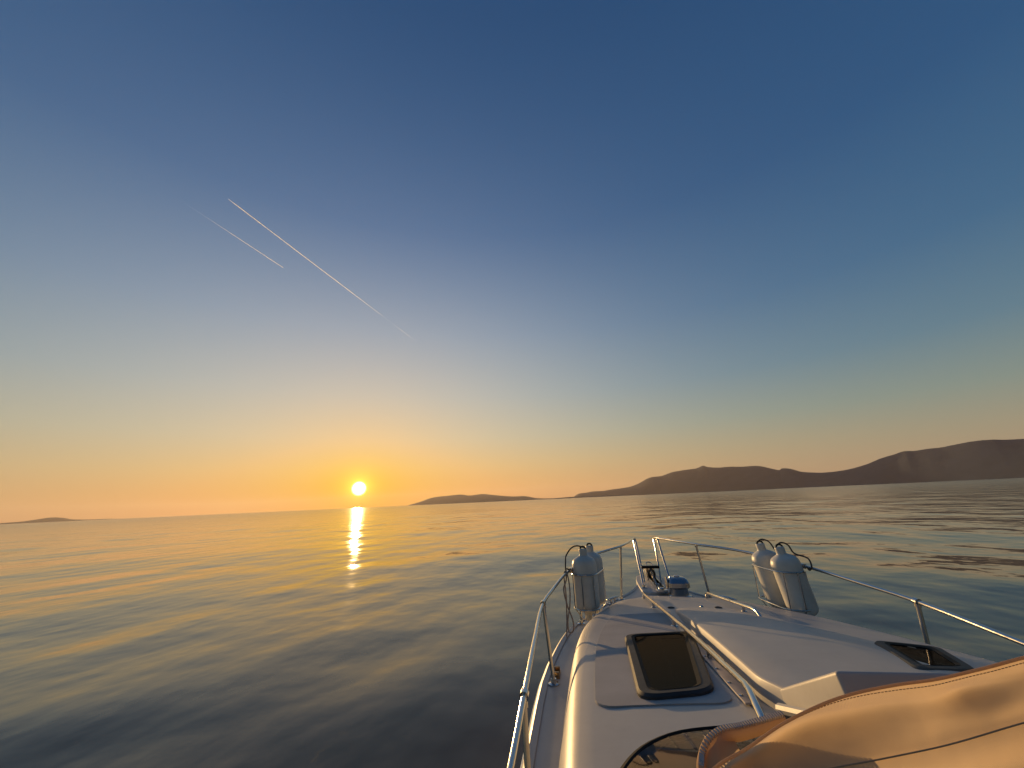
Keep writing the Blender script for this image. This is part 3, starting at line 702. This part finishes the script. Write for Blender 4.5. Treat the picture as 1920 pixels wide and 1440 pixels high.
# ------------------------------------------------------------------ folded canvas cover over the windscreen
cover = empty('canvas_cover', (-.1, .7, 1.6), 'cream canvas cover bundled over the windscreen, glowing in the low sun', 'canvas cover')
TOPE = [(-.60, 1.666), (-.571, 1.687), (-.528, 1.708), (-.471, 1.741), (-.405, 1.770), (-.355, 1.786), (-.292, 1.799), (-.232, 1.808), (-.171, 1.822), (-.11, 1.838), (0, 1.862), (.15, 1.885), (.4, 1.90), (.7, 1.905)]
LOWE = [(-.60, 1.635), (-.53, 1.672), (-.421, 1.703), (-.317, 1.725), (-.245, 1.742), (-.158, 1.768), (-.08, 1.786), (0, 1.800), (.15, 1.822), (.4, 1.84), (.7, 1.845)]
noise.seed_set(4)
part_c = lambda n, g, mt, **k: make(n, g[0], g[1], M[mt], cover, **k)
xs2 = np.linspace(-.60, .70, 150)
def flap(x, q):
    # q 0 at the top hem, .5 at the seam where the cloth folds over towards the cockpit, 1 at its foot
    zt, zl = smooth_t(TOPE, x), smooth_t(LOWE, x)
    n1 = noise.noise(Vector((x * 4.5, q * 2.6, 1.2))); n2 = noise.noise(Vector((x * 12, q * 6, 4.1)))
    if q < .5:
        u = q / .5; y = .80 + (.775 - .80) * u ** 1.7; z = zt + (zl - zt) * u
        y += .007 * math.sin(u * 8 + x * 7) * min(1, u * 2.5) * (1 - u) + .026 * math.sin(u * math.pi) * math.exp(-((x + .42) / .14) ** 2) + .02 * math.exp(-((x + .20) / .045) ** 2 - ((u - .45) / .25) ** 2)
    else:
        u = (q - .5) / .5; y = .775 - .010 * math.sin(min(1, u * 6) * math.pi / 2) - .03 * u; z = zl - .006 * min(1, u * 8) - .17 * u
        y += .010 * math.sin(u * 15 + x * 7 + 1.5 * n1) * min(1, u * 4)
    return Vector((x, y + (.010 * n1 + .0035 * n2) * min(1, q * 6), z + .005 * n1 * q))
part_c('front_flap', grid_geo([[flap(x, j / 79) for x in xs2] for j in range(80)]), 'canvas', sharp=70)
part_c('seam', tube_geo([flap(x, .505) + Vector((0, -.001, .001)) for x in xs2], .0011, 6), 'thread')
part_c('hem', tube_geo([flap(x, 0) for x in xs2], .0022, 8), 'canvas')
st_ = []
xs3 = np.linspace(-.60, .70, 520)
for i in range(0, 518, 2):
    a_, b_ = flap(xs3[i], .05), flap(xs3[i] + .0035, .05); o_ = Vector((0, -.0006, 0)); st_.append(tube_geo([a_ + o_, b_ + o_], .0006, 5))
stz = part_c('stitching', join(*st_), 'thread'); stz['kind'] = 'stuff'
# zip end: curled tape with teeth
zc = curve([(-.600, .815, 1.655), (-.589, .84, 1.667), (-.572, .85, 1.686), (-.547, .86, 1.696), (-.515, .87, 1.697), (-.475, .88, 1.702), (-.43, .895, 1.707)], 46)
part_c('zip_tape', tube_geo(zc, [.007 + .005 * math.sin(i / 45 * 3.1) for i in range(46)], 10), 'canvas')
tg = []
for i in range(3, 45):
    c_ = zc[i]; d_ = (zc[min(i + 1, 45)] - zc[i - 1]).normalized(); up = Vector((0, -.35, .94)); sd = d_.cross(up).normalized(); up = sd.cross(d_)
    e = .0014; ctr_ = c_ + up * .0115
    tg.append(([ctr_ + d_ * (a * e) + sd * (b * .004) + up * (k * .003) for k in (-1, 1) for b in (-1, 1) for a in (-1, 1)], [(0, 2, 3, 1), (4, 5, 7, 6), (0, 1, 5, 4), (2, 6, 7, 3), (0, 4, 6, 2), (1, 3, 7, 5)]))
tz = part_c('zip_teeth', join(*tg), 'pad', smooth=False); tz['kind'] = 'stuff'
fl_ = []
for j in range(12):
    q = j / 11; fl_.append([Vector((-.604 + .075 * u + .012 * q, .83 + .03 * u - .045 * q + .006 * math.sin(u * 9 + q * 3), 1.652 + .050 * math.sin(u * 1.9 + .1) * (1 - .3 * q) - .03 * q + .003 * math.sin(u * 11))) for u in np.linspace(0, 1, 22)])
part_c('end_flap', grid_geo(fl_), 'canvas', sharp=70)

# ------------------------------------------------------------------ haze over the water
hz = bpy.data.materials.new('sea_haze'); hz.use_nodes = True; t = hz.node_tree
for n in list(t.nodes):
    if n.type == 'BSDF_PRINCIPLED': t.nodes.remove(n)
pv = N(t, 'ShaderNodeVolumePrincipled'); pv.inputs['Color'].default_value = (.92, .80, .66, 1); pv.inputs['Density'].default_value = 1.7e-5; pv.inputs['Anisotropy'].default_value = .35
t.links.new(pv.outputs[0], t.nodes['Material Output'].inputs['Volume'])
V, F = box_geo(-31500, 31500, -31500, 31500, -5, 900)
ho = make('haze', V, F, hz, smooth=False); ho['kind'] = 'stuff'; ho['label'] = 'thin evening haze over the sea'
